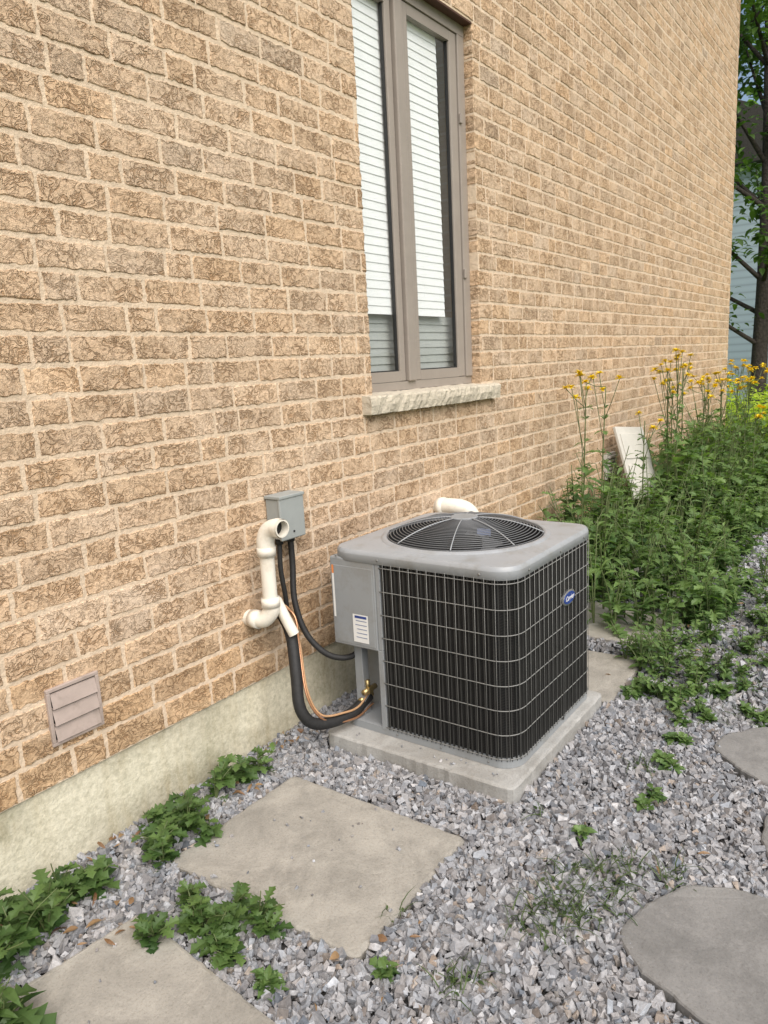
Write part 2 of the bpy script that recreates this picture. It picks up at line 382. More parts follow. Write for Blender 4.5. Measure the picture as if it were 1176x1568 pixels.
def sash(x0,x1,wl,wr,yo):
    z0,z1=ZS+.052,ZH-.062; w=.05
    b.box(x0,x0+wl,yo,yo+.035,z0,z1,'frame',.004); b.box(x1-wr,x1,yo,yo+.035,z0,z1,'frame',.004)
    b.box(x0+wl,x1-wr,yo+.001,yo+.034,z0,z0+w,'frame'); b.box(x0+wl,x1-wr,yo+.001,yo+.034,z1-w,z1,'frame')
    g=.006
    b.box(x0+wl,x0+wl+g,yo+.012,yo+.03,z0+w,z1-w,'gasket');b.box(x1-wr-g,x1-wr,yo+.012,yo+.03,z0+w,z1-w,'gasket')
    b.box(x0+wl+g,x1-wr-g,yo+.012,yo+.03,z0+w,z0+w+g,'gasket')
    b.add([(x0+wl,yo+.02,z0+w),(x1-wr,yo+.02,z0+w),(x1-wr,yo+.02,z1-w),(x0+wl,yo+.02,z1-w)],[(0,1,2,3)],'glass')
sash(WL+.05,3.205,.01,.045,YF+.012); sash(3.292,WR-.075,.05,.07,YF+.008)
b.box(WL,WR,-.002,.10,ZH-.008,ZH-.001,'lintel')
for z in (1.95,2.75): b.box(WR-.075,WR-.055,YF-.012,YF,z,z+.05,'frame',.003)
b.obj('window',house)
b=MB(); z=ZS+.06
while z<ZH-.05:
    up=z>1.74; key='blind' if up else 'blind_shaded'
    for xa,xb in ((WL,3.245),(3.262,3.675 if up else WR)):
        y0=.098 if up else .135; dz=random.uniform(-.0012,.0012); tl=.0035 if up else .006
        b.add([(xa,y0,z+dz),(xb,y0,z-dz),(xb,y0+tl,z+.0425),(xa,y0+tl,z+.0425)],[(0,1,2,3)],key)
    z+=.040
b.add([(WL-.1,.5,ZS-.1),(WR+.1,.5,ZS-.1),(WR+.1,.5,ZH+.1),(WL-.1,.5,ZH+.1)],[(0,1,2,3)],'room')
b.obj('window_blind',house)

v_=empty('wall_vent'); b=MB()
x0,x1,z0,z1=1.0887,1.2659,.4094,.5928
b.box(x0,x1,-.014,.02,z0,z0+.012,'ventp',.002);b.box(x0,x1,-.014,.02,z1-.012,z1,'ventp',.002)
b.box(x0,x0+.012,-.0145,.02,z0+.012,z1-.012,'ventp',.002);b.box(x1-.012,x1,-.0145,.02,z0+.012,z1-.012,'ventp',.002)
b.obj('frame',v_); b=MB()
hh=(z1-z0-.026)/3
for i in range(3):
    zz=z0+.013+i*hh; s_=random.uniform(-.003,.003)
    b.add([(x0+.013,-.022+s_,zz+.001),(x1-.013,-.020,zz+.001),(x1-.013,-.011,zz+hh*.90),(x0+.013,-.011,zz+hh*.90),(x1-.013,-.004,zz+hh*.97),(x0+.013,-.004,zz+hh*.97),(x0+.013,-.006,zz+.004),(x1-.013,-.006,zz+.004)],[(0,1,2,3),(3,2,4,5),(0,6,7,1)],'ventp')
b.add([(x0+.01,-.0068,z0+.01),(x1-.01,-.0068,z0+.01),(x1-.01,-.0068,z1-.01),(x0+.01,-.0068,z1-.01)],[(0,1,2,3)],'inner')
b.obj('louvres',v_)
v_=empty('wall_vent'); b=MB()
x0,x1,z0,z1=5.93,6.14,.49,.70
b.box(x0,x1,-.03,.0,z0,z1,'panel',.003)
for i in range(6): b.box(x0+.02,x1-.02,-.05,-.031,z0+.02+i*.031,z0+.034+i*.031,'panel')
b.obj('louvres',v_)

jb=empty('junction_box'); b=MB()
b.box(2.075,2.205,-.075,-.005,.845,1.005,'box',.004); b.obj('body',jb)
b=MB(); b.box(2.070,2.210,-.086,-.072,.84,1.017,'box',.005); b.box(2.068,2.212,-.090,-.005,1.006,1.019,'box',.003); b.obj('cover',jb)
b=MB(); b.tube([(2.14,-.086,.87),(2.14,-.09,.87)],.004,'inner'); b.tube([(2.10,-.04,.845),(2.10,-.04,.82)],.016,'black');b.tube([(2.165,-.04,.845),(2.165,-.04,.82)],.018,'black'); b.obj('fittings',jb)
cb=empty('electrical_conduit'); b=MB()
b.tube(spline([(2.165,-.04,.83),(2.16,-.045,.72),(2.13,-.07,.58),(2.13,-.12,.45),(2.17,-.19,.36),(2.24,-.25,.335),(2.32,-.28,.37)],10),.0125,'black',10); b.obj('whip',cb)
b=MB(); b.tube(spline([(2.10,-.04,.83),(2.09,-.045,.72),(2.10,-.05,.60),(2.12,-.03,.52),(2.13,-.0,.47)],10),.010,'black',10); b.obj('supply_cable',cb)
ls=empty('refrigerant_line'); b=MB()
b.tube(spline([(2.06,.02,.56),(2.04,-.07,.56),(2.03,-.13,.48),(1.99,-.18,.34),(1.965,-.21,.22),(2.0,-.235,.145),(2.09,-.26,.115),(2.20,-.28,.115),(2.30,-.29,.15)],10),.023,'black',14); b.obj('insulated_suction_line',ls)
b=MB(); b.tube(spline([(2.07,-.02,.60),(2.075,-.10,.55),(2.05,-.155,.44),(2.012,-.212,.27),(2.04,-.25,.165),(2.14,-.285,.14),(2.22,-.30,.14),(2.29,-.31,.19)],10),.0045,'orange',8)
b.tube(spline([(2.06,.0,.58),(2.065,-.12,.55),(2.04,-.16,.42),(2.00,-.22,.25),(2.05,-.26,.14),(2.18,-.30,.10),(2.30,-.31,.12)],10),.0045,'copper',8); b.obj('liquid_line_and_wire',ls)
b=MB(); b.tube([(2.06,.01,.57),(2.06,-.03,.57)],[.04,.03],'black',10); b.obj('wall_seal',ls)

def pipe_open(b,path,r,key='pvc',seg=24):
    path=[Vector(p) for p in path]
    b.tube(path,r,key,seg,caps=False)
    b.tube(path[::-1],r*.86,'pvc',seg,caps=False)
    p=path[-1]; t=(path[-1]-path[-2]).normalized()
    u=t.cross(Vector((0,0,1)) if abs(t.z)<.9 else Vector((1,0,0))).normalized(); w=t.cross(u)
    cir=lambda q,k_:[(q+(u*math.cos(6.28318*k/seg)+w*math.sin(6.28318*k/seg))*k_)[:] for k in range(seg)]
    b.loft([cir(p,r),cir(p,r*.84)],key)
    b.add(cir(p-t*.035,r*.85),[list(range(seg))],'inner')
pv=empty('pvc_vent_pipe'); b=MB()
px,py=1.955,-.11
b.tube([(px,py,.60),(px,py,.85)],.028,'pvc',24,caps=False); b.obj('riser',pv)
b=MB()
pipe_open(b,spline([(px,py,.84),(px,py,.875),(px+.004,py-.014,.91),(px+.010,py-.045,.925),(px+.008,py-.085,.925)],6),.034)
b.tube([(px,py,.815),(px,py,.85)],.036,'pvc',24); b.tube([(px+.010,py-.052,.925),(px+.009,py-.08,.925)],.0365,'pvc',24,caps=False); b.obj('top_elbow',pv)
b=MB()
b.tube(spline([(px,py,.64),(px,py,.60),(px-.012,py+.025,.565),(px-.02,py+.06,.56),(px-.02,.01,.56)],6),.032,'pvc',24)
b.tube([(px,py,.615),(px,py,.65)],.036,'pvc',24); b.tube([(px-.02,py+.045,.56),(px-.02,py+.085,.56)],.036,'pvc',24); b.obj('bottom_elbow',pv)
b=MB(); pipe_open(b,[(1.995,-.10,.63),(2.005,-.13,.56),(2.018,-.16,.49)],.021); b.obj('drain_stub',pv)
pv=empty('pvc_exhaust_elbow'); b=MB()
b.tube(spline([(3.36,.01,.74),(3.36,-.08,.745),(3.38,-.15,.735),(3.41,-.18,.69),(3.42,-.18,.60)],8),.045,'pvc',22)
b.tube([(3.36,-.01,.74),(3.36,-.05,.742)],.05,'pvc',22); b.obj('elbow',pv)

# ------------------------------------------------------------ AC unit
ac=empty('air_conditioner')
AX0,AX1,AY0,AY1=2.200,2.962,-1.005,-.215
ZB,ZC=.058,.765
def rr(x0,x1,y0,y1,r,n=8):
    pts=[]
    for cx,cy,a0 in ((x0+r,y0+r,180),(x1-r,y0+r,270),(x1-r,y1-r,0),(x0+r,y1-r,90)):
        for i in range(n+1):
            a=math.radians(a0+90*i/n); pts.append((cx+r*math.cos(a),cy+r*math.sin(a)))
    return pts
RC=.085; o_=.016; cut=.17
full=rr(AX0+o_,AX1-o_,AY0+o_,AY1-o_,RC-o_)
poly=full[:27]+[(AX0+cut,AY1-o_),(AX0+cut,AY1-cut-.02),(AX0+o_,AY1-cut-.02-.03)]
b=MB(); b.prism(poly,ZB+.02,ZC,'coil',top=False,bot=False); b.add([(x,y,.48) for x,y in poly],[list(range(len(poly)))],'inner'); b.obj('coil',ac)
b=MB(); 
outer=rr(AX0,AX1,AY0,AY1,RC); 
b.loft([[(x,y,ZB) for x,y in outer],[(x,y,ZB+.03) for x,y in outer],[(x,y,ZB+.032) for x,y in rr(AX0+.012,AX1-.012,AY0+.012,AY1-.012,RC-.012)]],'grayp',cap0=True,cap1=True)
b.obj('base_pan',ac)
b=MB()
yb0=AY1-.215
b.box(AX0-.003,AX0+.16,yb0,AY1+.004,.405,ZC+.003,'grayp',.006)
b.box(AX0-.0045,AX0+.002,yb0+.012,AY1-.012,.417,ZC-.03,'grayp',.002)
b.box(AX0-.002,AX0+.02,yb0-.022,yb0+.004,ZB+.02,.41,'grayp',.003)
b.box(AX0+.05,AX0+.09,AY1-.09,AY1-.05,ZB+.03,.41,'grayp',.003)
b.box(AX0+.168,AX0+.19,AY1-.2,AY1-.01,ZB+.03,.41,'grayp')
b.box(AX0-.0015,AX0+.02,yb0-.022,yb0-.001,.41,ZC,'grayp',.003)
b.obj('control_box',ac)
b=MB()
def label(y0,y1,z0,z1,key='white'):
    b.add([(AX0-.0065,y0,z0),(AX0-.0065,y1,z0),(AX0-.0065,y1,z1),(AX0-.0065,y0,z1)],[(0,1,2,3)],key)
label(-.39,-.315,.43,.545)
for i in range(5):
    z=.45+i*.017; b.add([(AX0-.0075,-.383,z),(AX0-.0075,-.325-random.random()*.015,z),(AX0-.0075,-.325-random.random()*.01,z+.003),(AX0-.0075,-.383,z+.003)],[(0,1,2,3)],'labelb')
b.add([(AX0-.0075,-.383,.53),(AX0-.0075,-.325,.53),(AX0-.0075,-.325,.54),(AX0-.0075,-.383,.54)],[(0,1,2,3)],'blue')
b.add([(AX0+.01,AY1+.0055,.60),(AX0+.07,AY1+.0055,.60),(AX0+.07,AY1+.0055,.76),(AX0+.01,AY1+.0055,.76)],[(0,1,2,3)],'white')
label(-.232,-.222,.52,.70); label(-.232,-.222,.70,.735,'lorange')
b.obj('labels',ac)
pathp=[(AX0,yb0-.02)]
arc=lambda cx,cy,a0:[(cx+RC*math.cos(math.radians(a0+90*i/10)),cy+RC*math.sin(math.radians(a0+90*i/10))) for i in range(11)]
pathp+=arc(AX0+RC,AY0+RC,180)+arc(AX1-RC,AY0+RC,270)+arc(AX1-RC,AY1-RC,0)+[(AX0+.19,AY1)]
seg=[math.dist(pathp[i],pathp[i+1]) for i in range(len(pathp)-1)]; tot=sum(seg)
def at(s):
    for i,l in enumerate(seg):
        if s<=l or i==len(seg)-1:
            t=min(1,s/l); p,q=pathp[i],pathp[i+1]; return (p[0]+(q[0]-p[0])*t,p[1]+(q[1]-p[1])*t),((q[0]-p[0])/l,(q[1]-p[1])/l)
        s-=l
b=MB(); s_=.012
while s_<tot:
    (x,y),(tx,ty)=at(s_); w=.0016; nx,ny=ty,-tx
    p=[(x+tx*w+nx*.001,y+ty*w+ny*.001),(x-tx*w+nx*.001,y-ty*w+ny*.001),(x-tx*w-nx*.009,y-ty*w-ny*.009),(x+tx*w-nx*.009,y+ty*w-ny*.009)]
    b.prism(p,ZB+.025,ZC,'wireb'); s_+=.0195
b.obj('louvre_bars',ac)
b=MB(); nh=8
for i in range(nh):
    z=ZB+.035+(ZC-ZB-.055)*i/(nh-1)
    P=[]; d=0
    while d<tot: 
        (x,y),(tx,ty)=at(d); P.append((x+ty*.0035,y-tx*.0035,z)); d+=.02
    b.tube(P,.0019,'wireh',6)
s_=.022
while s_<tot:
    (x,y),(tx,ty)=at(s_); b.tube([(x+ty*.006,y-tx*.006,ZB+.028),(x+ty*.006,y-tx*.006,ZC-.002)],.0010,'wireh',5); s_+=.039
b.obj('wire_guard',ac)
xx=AX0+(AX1-AX0)*.56
b=MB(); b.box(xx-.004,xx+.004,AY0-.006,AY0+.004,ZB+.02,ZC,'wireb'); b.obj('seam',ac)
CXc,CYc=(AX0+AX1)/2,(AY0+AY1)/2; NA=120
def ring(hx,hy,r,z):
    out=[]
    for i in range(NA):
        a=2*math.pi*i/NA; c,s=math.cos(a),math.sin(a); lo,hi=0,1.2
        for _ in range(26):
            m=(lo+hi)/2; qx,qy=abs(m*c)-hx+r,abs(m*s)-hy+r
            d=math.hypot(max(qx,0),max(qy,0))+min(max(qx,qy),0)-r
            if d>0: hi=m
            else: lo=m
        out.append((CXc+lo*c,CYc+lo*s,z))
    return out
hx,hy=(AX1-AX0)/2+.006,(AY1-AY0)/2+.006
RG=.318
circ=lambda r,z:[(CXc+r*math.cos(2*math.pi*i/NA),CYc+r*math.sin(2*math.pi*i/NA),z) for i in range(NA)]
b=MB()
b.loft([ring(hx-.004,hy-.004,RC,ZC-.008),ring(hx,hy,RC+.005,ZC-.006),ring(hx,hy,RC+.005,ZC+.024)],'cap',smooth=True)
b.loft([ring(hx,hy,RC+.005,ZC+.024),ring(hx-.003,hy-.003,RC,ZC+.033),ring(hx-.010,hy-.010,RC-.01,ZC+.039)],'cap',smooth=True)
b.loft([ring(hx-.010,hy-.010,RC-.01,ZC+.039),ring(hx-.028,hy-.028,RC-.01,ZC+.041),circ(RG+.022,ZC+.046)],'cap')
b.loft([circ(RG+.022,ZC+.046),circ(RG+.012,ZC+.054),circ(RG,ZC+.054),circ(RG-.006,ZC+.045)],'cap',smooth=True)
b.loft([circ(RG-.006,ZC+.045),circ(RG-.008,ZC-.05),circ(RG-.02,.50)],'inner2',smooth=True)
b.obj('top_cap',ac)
b=MB()
for (x,y) in ((AX0-.0065,AY0+.12),(AX0-.0065,-.45),(AX0-.0065,-.25)): b.tube([(x,y,ZC+.010),(x-.003,y,ZC+.010)],.005,'wireh',8)
for x in (AX0+.12,AX0+.4,AX1-.12): b.tube([(x,AY0-.0065,ZC+.010),(x,AY0-.0095,ZC+.010)],.005,'wireh',8)
for y in (-.28,-.5,-.7,-.9): b.tube([(AX0-.001,y,ZB+.015),(AX0-.004,y,ZB+.015)],.004,'wireh',8)
b.obj('screws',ac)
b=MB(); nr=22
dome=lambda r: ZC+.052+.062*(1-(r/RG)**2.4)
for i in range(nr):
    r=.055+(RG-.006-.055)*i/(nr-1)
    b.tube(circ(r,dome(r)),.0019,'ringw',6,closed=True)
b.obj('fan_guard_rings',ac)
b=MB()
for i in range(8):
    a=math.radians(20+45*i); b.tube([(CXc+r*math.cos(a),CYc+r*math.sin(a),dome(r)+.0035) for r in np.linspace(.05,RG-.002,12)],.0024,'cap',6)
b.loft([circ(.056,dome(.056)-.004),circ(.056,dome(.05)+.004),circ(.05,dome(.05)+.007)],'grayp',cap1=True)
b.obj('fan_guard_spokes',ac)
b=MB()
def onD(dx,dy): return (CXc+dx,CYc+dy,dome(math.hypot(dx,dy))-.006)
b.add([onD(-.15,-.14),onD(-.125,-.185),onD(-.07,-.155),onD(-.095,-.11)],[(0,1,2,3)],'labelb')
b.obj('top_label',ac)
b=MB(); b.tube([(CXc,CYc,.60),(CXc,CYc,.79)],.07,'inner',24)
for k in range(3):
    a=math.radians(120*k+10); P=[]
    for r in np.linspace(.06,.29,6):
        for s in (-1,1):
            w=.10+.32*(r-.06); ang=a+s*w/ max(r,.1)*.5
            P.append((CXc+r*math.cos(ang),CYc+r*math.sin(ang),.735+s*.022))
    b.add(P,[(2*i,2*i+1,2*i+3,2*i+2) for i in range(5)],'fan')
b.obj('fan',ac)
b=MB(); bx,bz=2.672,.573
el=lambda rx,rz,y:[(bx+rx*math.cos(2*math.pi*i/40),y,bz+rz*math.sin(2*math.pi*i/40)) for i in range(40)]
b.loft([el(.062,.030,AY0-.002),el(.062,.030,AY0-.010),el(.056,.025,AY0-.012)],'chrome',cap1=True); b.loft([el(.054,.0235,AY0-.0122),el(.053,.0225,AY0-.0135)],'blue',cap1=True)
b.obj('badge',ac)
tcv=bpy.data.curves.new('badge_script','FONT'); tcv.body='Carrier'; tcv.size=.027; tcv.shear=.4; tcv.align_x='CENTER'; tcv.align_y='CENTER'; tcv.extrude=.0004; tcv.materials.append(M['white'])
to=bpy.data.objects.new('badge_script',tcv); COL.objects.link(to); to.location=(bx,AY0-.0142,bz); to.rotation_euler=(math.pi/2,0,0); to.parent=ac
b=MB()
for y,z in ((-.29,.15),(-.31,.19)):
    b.tube([(AX0+.04,y,z),(AX0+.12,y,z)],.012,'brass',10); b.tube([(AX0+.07,y,z),(AX0+.07,y,z+.045)],.010,'brass',6); b.box(AX0+.06,AX0+.09,y-.014,y+.014,z-.014,z+.014,'brass',.003)
b.obj('service_valves',ac)

# ------------------------------------------------------------ slabs
def rough_slab(name,cx,cy,w,l,rot,z1,key,th_=.045,chip=.004,poly=None):
    c,s=math.cos(rot),math.sin(rot); n=36; pts=[]
    if poly is None:
        cor=[(-w/2,-l/2),(w/2,-l/2),(w/2,l/2),(-w/2,l/2)]
        for i in range(4):
            p,q=cor[i],cor[(i+1)%4]
            for k in range(n): t=k/n; pts.append((p[0]+(q[0]-p[0])*t,p[1]+(q[1]-p[1])*t))
        for i in range(4):
            x,y=pts[i*n]; pts[i*n]=(x*(1-.014/w),y*(1-.014/l))
    else: pts=poly
    pts=[(x+random.uniform(-chip,chip)*.6,y+random.uniform(-chip,chip)*.6) for x,y in pts]
    def rg(k,z): return [(cx+(x*k)*c-(y*k)*s,cy+(x*k)*s+(y*k)*c,z+random.uniform(-.0008,.0008)) for x,y in pts]
    b=MB(); e=.006/(w/2)
    b.loft([rg(1,z1-th_),rg(1,z1-.007),rg(1-e*.6,z1-.002),rg(1-e*1.8,z1)],key,cap1=True); return b.obj(name)
rough_slab('concrete_pad',(2.102+2.982)/2,-.627,.88,.836,0,.057,'pad',.09,.004)
SLABS=[(2.542,-.627,.88,.836,0),(1.563,-.630,.582,.746,0),(.745,-.70,.60,.72,math.radians(-6)),(3.27,-.72,.54,.68,math.radians(2)),(4.02,-.68,.56,.7,math.radians(-3)),(4.88,-.66,.56,.7,math.radians(4))]
for s in SLABS[1:]: rough_slab('paving_slab',*s,.006,'slab')
DISC=[(1.79,-1.80,.25),(2.88,-1.78,.235),(2.385,-2.01,.25),(1.1,-2.3,.27),(3.6,-1.95,.25)]
for cx,cy,r in DISC:
    ph0=random.random()*6; pp=[]
    for i in range(90):
        a=2*math.pi*i/90; rr_=r*(1+.05*math.sin(3*a+ph0)+.035*math.sin(5*a+2*ph0)+.015*math.sin(11*a)+random.uniform(-.008,.008)); pp.append((rr_*math.cos(a),rr_*math.sin(a)))
    rough_slab('stepping_stone',cx,cy,2*r,2*r,0,.014,'stone',.05,.003,poly=pp)

# ------------------------------------------------------------ ground + gravel
b=MB(); b.add([(-150,-150,-.06),(150,-150,-.06),(150,150,-.06),(-150,150,-.06)],[(0,1,2,3)],'lawn'); b.obj('ground')
b=MB(); b.add([(-2,-3.2,-.022),(9.5,-3.2,-.022),(9.5,.006,-.022),(-2,.006,-.022)],[(0,1,2,3)],'soil'); b.obj('soil_bed')
IV=np.array([(x,y,z) for x in (-1,1) for y in (-1,1) for z in (-1,1)],float)*.72
IF=np.array([(0,1,3),(0,3,2),(4,6,7),(4,7,5),(0,4,5),(0,5,1),(2,3,7),(2,7,6),(0,2,6),(0,6,4),(1,5,7),(1,7,3)])
def inside(x,y,m=0.0):
    k=np.zeros(len(x),bool)
    for cx,cy,w,l,r in SLABS:
        c,s=math.cos(-r),math.sin(-r); dx,dy=x-cx,y-cy; X=dx*c-dy*s; Y=dx*s+dy*c
        k|=(np.abs(X)<w/2+m)&(np.abs(Y)<l/2+m)
    for cx,cy,r in DISC: k|=np.hypot(x-cx,y-cy)<r+m
    return k
def stones(nx,xr,yr,sz,zr,keep=True):
    x=rng.uniform(*xr,nx); y=rng.uniform(*yr,nx)
    if keep: k=~inside(x,y,.003); x,y=x[k],y[k]
    n=len(x)
    s=np.clip(rng.lognormal(math.log(sz),.30,n),sz*.5,sz*1.9)
    V=np.tile(IV,(n,1,1)); V[:,:,0]*=(1+.45*rng.uniform(-1,1,(n,1))*np.sign(V[:,:,2])); V[:,:,1]*=(1+.45*rng.uniform(-1,1,(n,1))*np.sign(V[:,:,0]))
    V=V+rng.uniform(-.30,.30,(n,8,3))
    V*=np.stack([s*rng.uniform(.9,1.5,n),s*rng.uniform(.7,1.15,n),s*rng.uniform(.5,.9,n)],1)[:,None,:]
    q=rng.normal(size=(n,4)); q/=np.linalg.norm(q,axis=1)[:,None]; w,a,b_,c=q.T
    Rm=np.stack([1-2*(b_*b_+c*c),2*(a*b_-c*w),2*(a*c+b_*w),2*(a*b_+c*w),1-2*(a*a+c*c),2*(b_*c-a*w),2*(a*c-b_*w),2*(b_*c+a*w),1-2*(a*a+b_*b_)],1).reshape(n,3,3)
    V=np.einsum('nij,nkj->nki',Rm,V); V+=np.stack([x,y,rng.uniform(*zr,n)],1)[:,None,:]
    g=rng.normal(.262,.06,n).clip(.12,.50); warm=rng.normal(0,.008,n)
    wt=rng.random(n)<.07; g[wt]+=.11; br=rng.random(n)<.03
    c=np.stack([g+warm,g,g+.008-warm],1); c[br]*=np.array([.98,.84,.70])
    return V.reshape(-1,3),(IF[None]+8*np.arange(n)[:,None,None]).reshape(-1,3),np.repeat(c,8,0)
parts=[stones(50000,(.3,3.2),(-2.3,.01),.0088,(-.018,.001)),stones(17000,(.3,3.2),(-2.3,.01),.0094,(-.006,.006)),
       stones(28000,(3.2,6.5),(-3.2,.01),.0108,(-.018,.003)),stones(6000,(-1.2,.3),(-3.2,.01),.015,(-.018,.002)),stones(7000,(.3,3.2),(-3.2,-2.3),.013,(-.018,.002)),stones(7000,(6.5,9),(-3.2,.01),.016,(-.018,.002)),
       stones(26,(1.29,1.83),(-.99,-.28),.0045,(.008,.010),False),stones(16,(.5,1.02),(-1.0,-.4),.0045,(.008,.010),False),stones(14,(2.12,2.18),(-1.0,-.25),.004,(.060,.061),False)]
o=0;VV=[];FF=[];CC=[]
for v,fc,c in parts: VV.append(v);FF.append(fc+o);CC.append(c);o+=len(v)
npmesh('gravel',np.concatenate(VV),np.concatenate(FF),M['gravel'],np.concatenate(CC))

# ------------------------------------------------------------ plants
T=np.array([0,.12,.24,.36,.5,.62,.76,.88,1.0]); W=np.array([.02,.05,.30,.12,.38,.15,.28,.13,0]); SH=np.array([0,0,.06,0,.07,0,.06,0,0])
def template(T,W,SH,fold=.25,curl=.25):
    vs=[];fs=[]
    for i,(t,w,sh) in enumerate(zip(T,W,SH)):
        z=curl*(t-t*t*1.6)
        vs+=[(-w,t+sh,z+fold*w),(0,t,z),(w,t+sh,z+fold*w)]
        if i: a=3*(i-1); fs+=[(a,a+1,a+4,a+3),(a+1,a+2,a+5,a+4)]
    return np.array(vs),np.array(fs)
TPL={'lobed':template(T,W,SH),'oval':template(np.array([0,.15,.4,.7,1]),np.array([.02,.17,.26,.18,0]),np.zeros(5)),
 'lance':template(np.array([0,.2,.5,.8,1]),np.array([.02,.09,.13,.07,0]),np.zeros(5),.3,.35),'blade':template(np.array([0,.3,.65,1]),np.array([.02,.022,.016,0]),np.zeros(4),.2,.6)}
def place(tpl,pos,size,az,pitch,rollv,colf):
    V0,F0=tpl; n=len(pos); k=len(V0)
    pos=np.array(pos);size=np.array(size);az=np.array(az);pitch=np.array(pitch);rollv=np.array(rollv)
    fy=np.stack([np.cos(az)*np.cos(pitch),np.sin(az)*np.cos(pitch),np.sin(pitch)],1)
    sx=np.stack([np.sin(az),-np.cos(az),0*az],1); up=np.cross(sx,fy)
    sx2=sx*np.cos(rollv)[:,None]+up*np.sin(rollv)[:,None]; up2=np.cross(sx2,fy)
    V=pos[:,None,:]+size[:,None,None]*(V0[None,:,0:1]*sx2[:,None,:]+V0[None,:,1:2]*fy[:,None,:]+V0[None,:,2:3]*up2[:,None,:])
    Fc=(F0[None]+k*np.arange(n)[:,None,None]).reshape(-1,4)
    return V.reshape(-1,3),Fc,np.repeat(np.repeat(np.array(colf)[:,None],3,1),k,0)
class Leaves:
    def __init__(s): s.d={}
    def add(s,tpl,pos,size,az,pitch,roll=0,col=None):
        s.d.setdefault(tpl,[]).append((pos,size,az,pitch,roll,col if col is not None else random.random()))
    def build(s,name,mat,parent=None):
        if not s.d: return None
        o=0;A=[];B=[];C=[]
        for k,l in s.d.items():
            v,fc,c=place(TPL[k],*[list(z) for z in zip(*l)])
            A.append(v);B.append(fc+o);C.append(c);o+=len(v)
        A=np.concatenate(A); m=(A[:,0]<10.55)&(A[:,1]>-.012)&(A[:,1]<1.2); A[m,1]=-.012
        return npmesh(name,A,np.concatenate(B),mat,np.concatenate(C),parent)
def herb(lv,sb,x,y,h,nst,nl,ls,spread=.5,kinds=('lobed',),z0=-.01,shade=1):
    for s in range(nst):
        az=random.uniform(0,6.283); lean=random.uniform(.05,spread); hh=h*random.uniform(.6,1.05)
        if y>-.15 and math.sin(az)>0: az=-az
        top=(x+math.cos(az)*lean*hh,y+math.sin(az)*lean*hh,z0+hh*math.sqrt(max(.1,1-lean*lean*.6)))
        mid=(x+math.cos(az)*lean*hh*.35,y+math.sin(az)*lean*hh*.35,z0+hh*.55)
        P=spline([(x,y,z0),mid,top],5); 
        if sb is not None: sb.tube(P,[.0028*(1-.6*i/len(P))*(1+h) for i in range(len(P))],'stem',5,caps=False)
        base=random.uniform(.1,.8)
        for j in range(nl):
            t=random.uniform(.12,1.0); p=P[int(t*(len(P)-1))]
            k=random.choice(kinds); la=random.uniform(0,6.283)
            if p.y>-.1 and x<10.4 and math.sin(la)>0: la=-la
            lv.add(k,(p.x,p.y,p.z),ls*random.uniform(.5,1.15)*(1.1-.4*t),la,random.uniform(-.3,.75),random.uniform(-.4,.4),min(1,max(0,base*.5+.45*t+random.uniform(-.25,.25)))*shade)
def clump(name,spots,h,ls,mat='leafd',kinds=('lobed',),nst=5,nl=7,spread=.9):
    e=empty(name); lv=Leaves(); sb=MB()
    for (x,y,r,n,hs) in spots:
        for i in range(n):
            a=random.uniform(0,6.283); q=r*math.sqrt(random.random()); yy=min(-.03,y+q*math.sin(a))
            herb(lv,sb,x+q*math.cos(a),yy,h*hs*random.uniform(.5,1.1),nst,nl,ls,spread,kinds)
    lv.build('leaves',M[mat],e); sb.obj('stems',e)
clump('weed_plant',[(1.70,-.06,.05,3,1.0),(1.78,-.10,.04,2,.7),(1.62,-.1,.04,1,.9)],.18,.07,nst=4,nl=6)
clump('weed_plant',[(1.38,-.12,.09,5,.95),(1.27,-.20,.05,3,.7),(1.48,-.1,.04,2,.6),(1.42,-.27,.04,1,.5)],.16,.072,nst=4,nl=6)
clump('weed_plant',[(.86,-.16,.11,6,1.0),(.98,-.14,.06,3,.9),(.70,-.25,.10,5,1.1),(1.05,-.2,.04,2,.6)],.17,.078,nst=4,nl=6)
clump('weed_plant',[(1.17,-.60,.08,6,.9),(1.05,-.46,.05,2,.7),(1.23,-.72,.04,2,.7),(1.11,-.72,.05,2,.6),(1.2,-.45,.03,1,.6)],.13,.062,nst=4,nl=6)
clump('weed_plant',[(.62,-.44,.04,3,1.2),(.52,-.3,.05,3,1.2)],.15,.12,kinds=('lance','lobed'),nst=4,nl=6)
clump('creeping_weed',[(3.3,-1.22,.16,11,1.1),(3.75,-1.35,.28,18,1.4),(3.05,-1.36,.10,6,.7),(4.4,-1.45,.35,18,1.4),(5.1,-1.6,.35,12,1.3),(2.6,-1.40,.05,2,.5),(2.85,-1.35,.08,3,.4),(3.5,-1.08,.12,9,1.8),(3.1,-1.15,.05,3,.8),(2.35,-1.42,.04,2,.4),(3.15,-1.62,.05,3,.5),(2.05,-1.28,.03,1,.4),(1.08,-.86,.02,2,.35),(1.3,-1.08,.02,1,.3),(3.35,-1.5,.08,4,.6)],.12,.05,mat='leaf',kinds=('lobed','oval'))
e=empty('wall_weeds'); lv=Leaves(); sb=MB()
for i in range(480):
    x=3.68+6.1*random.random()**.9; ym=1.32 if x<5.4 else 1.12
    y=-random.uniform(.06,ym)
    if x<4.3 and y>-.25: y-=.25
    edge=1-.62*max(0,(-y-.6)/(ym-.6))
    h=(.38+.50*random.random())*edge*(1 if x>4.1 else .8)*(1.12 if x>6 else 1)
    herb(lv,sb,x,y,h,3,11,(.115 if x<6 else .14)*(.7+.3*edge)*random.uniform(.75,1.2),.42,random.choice((('lobed','lance'),('oval','lobed'),('lance',),('lobed',))))
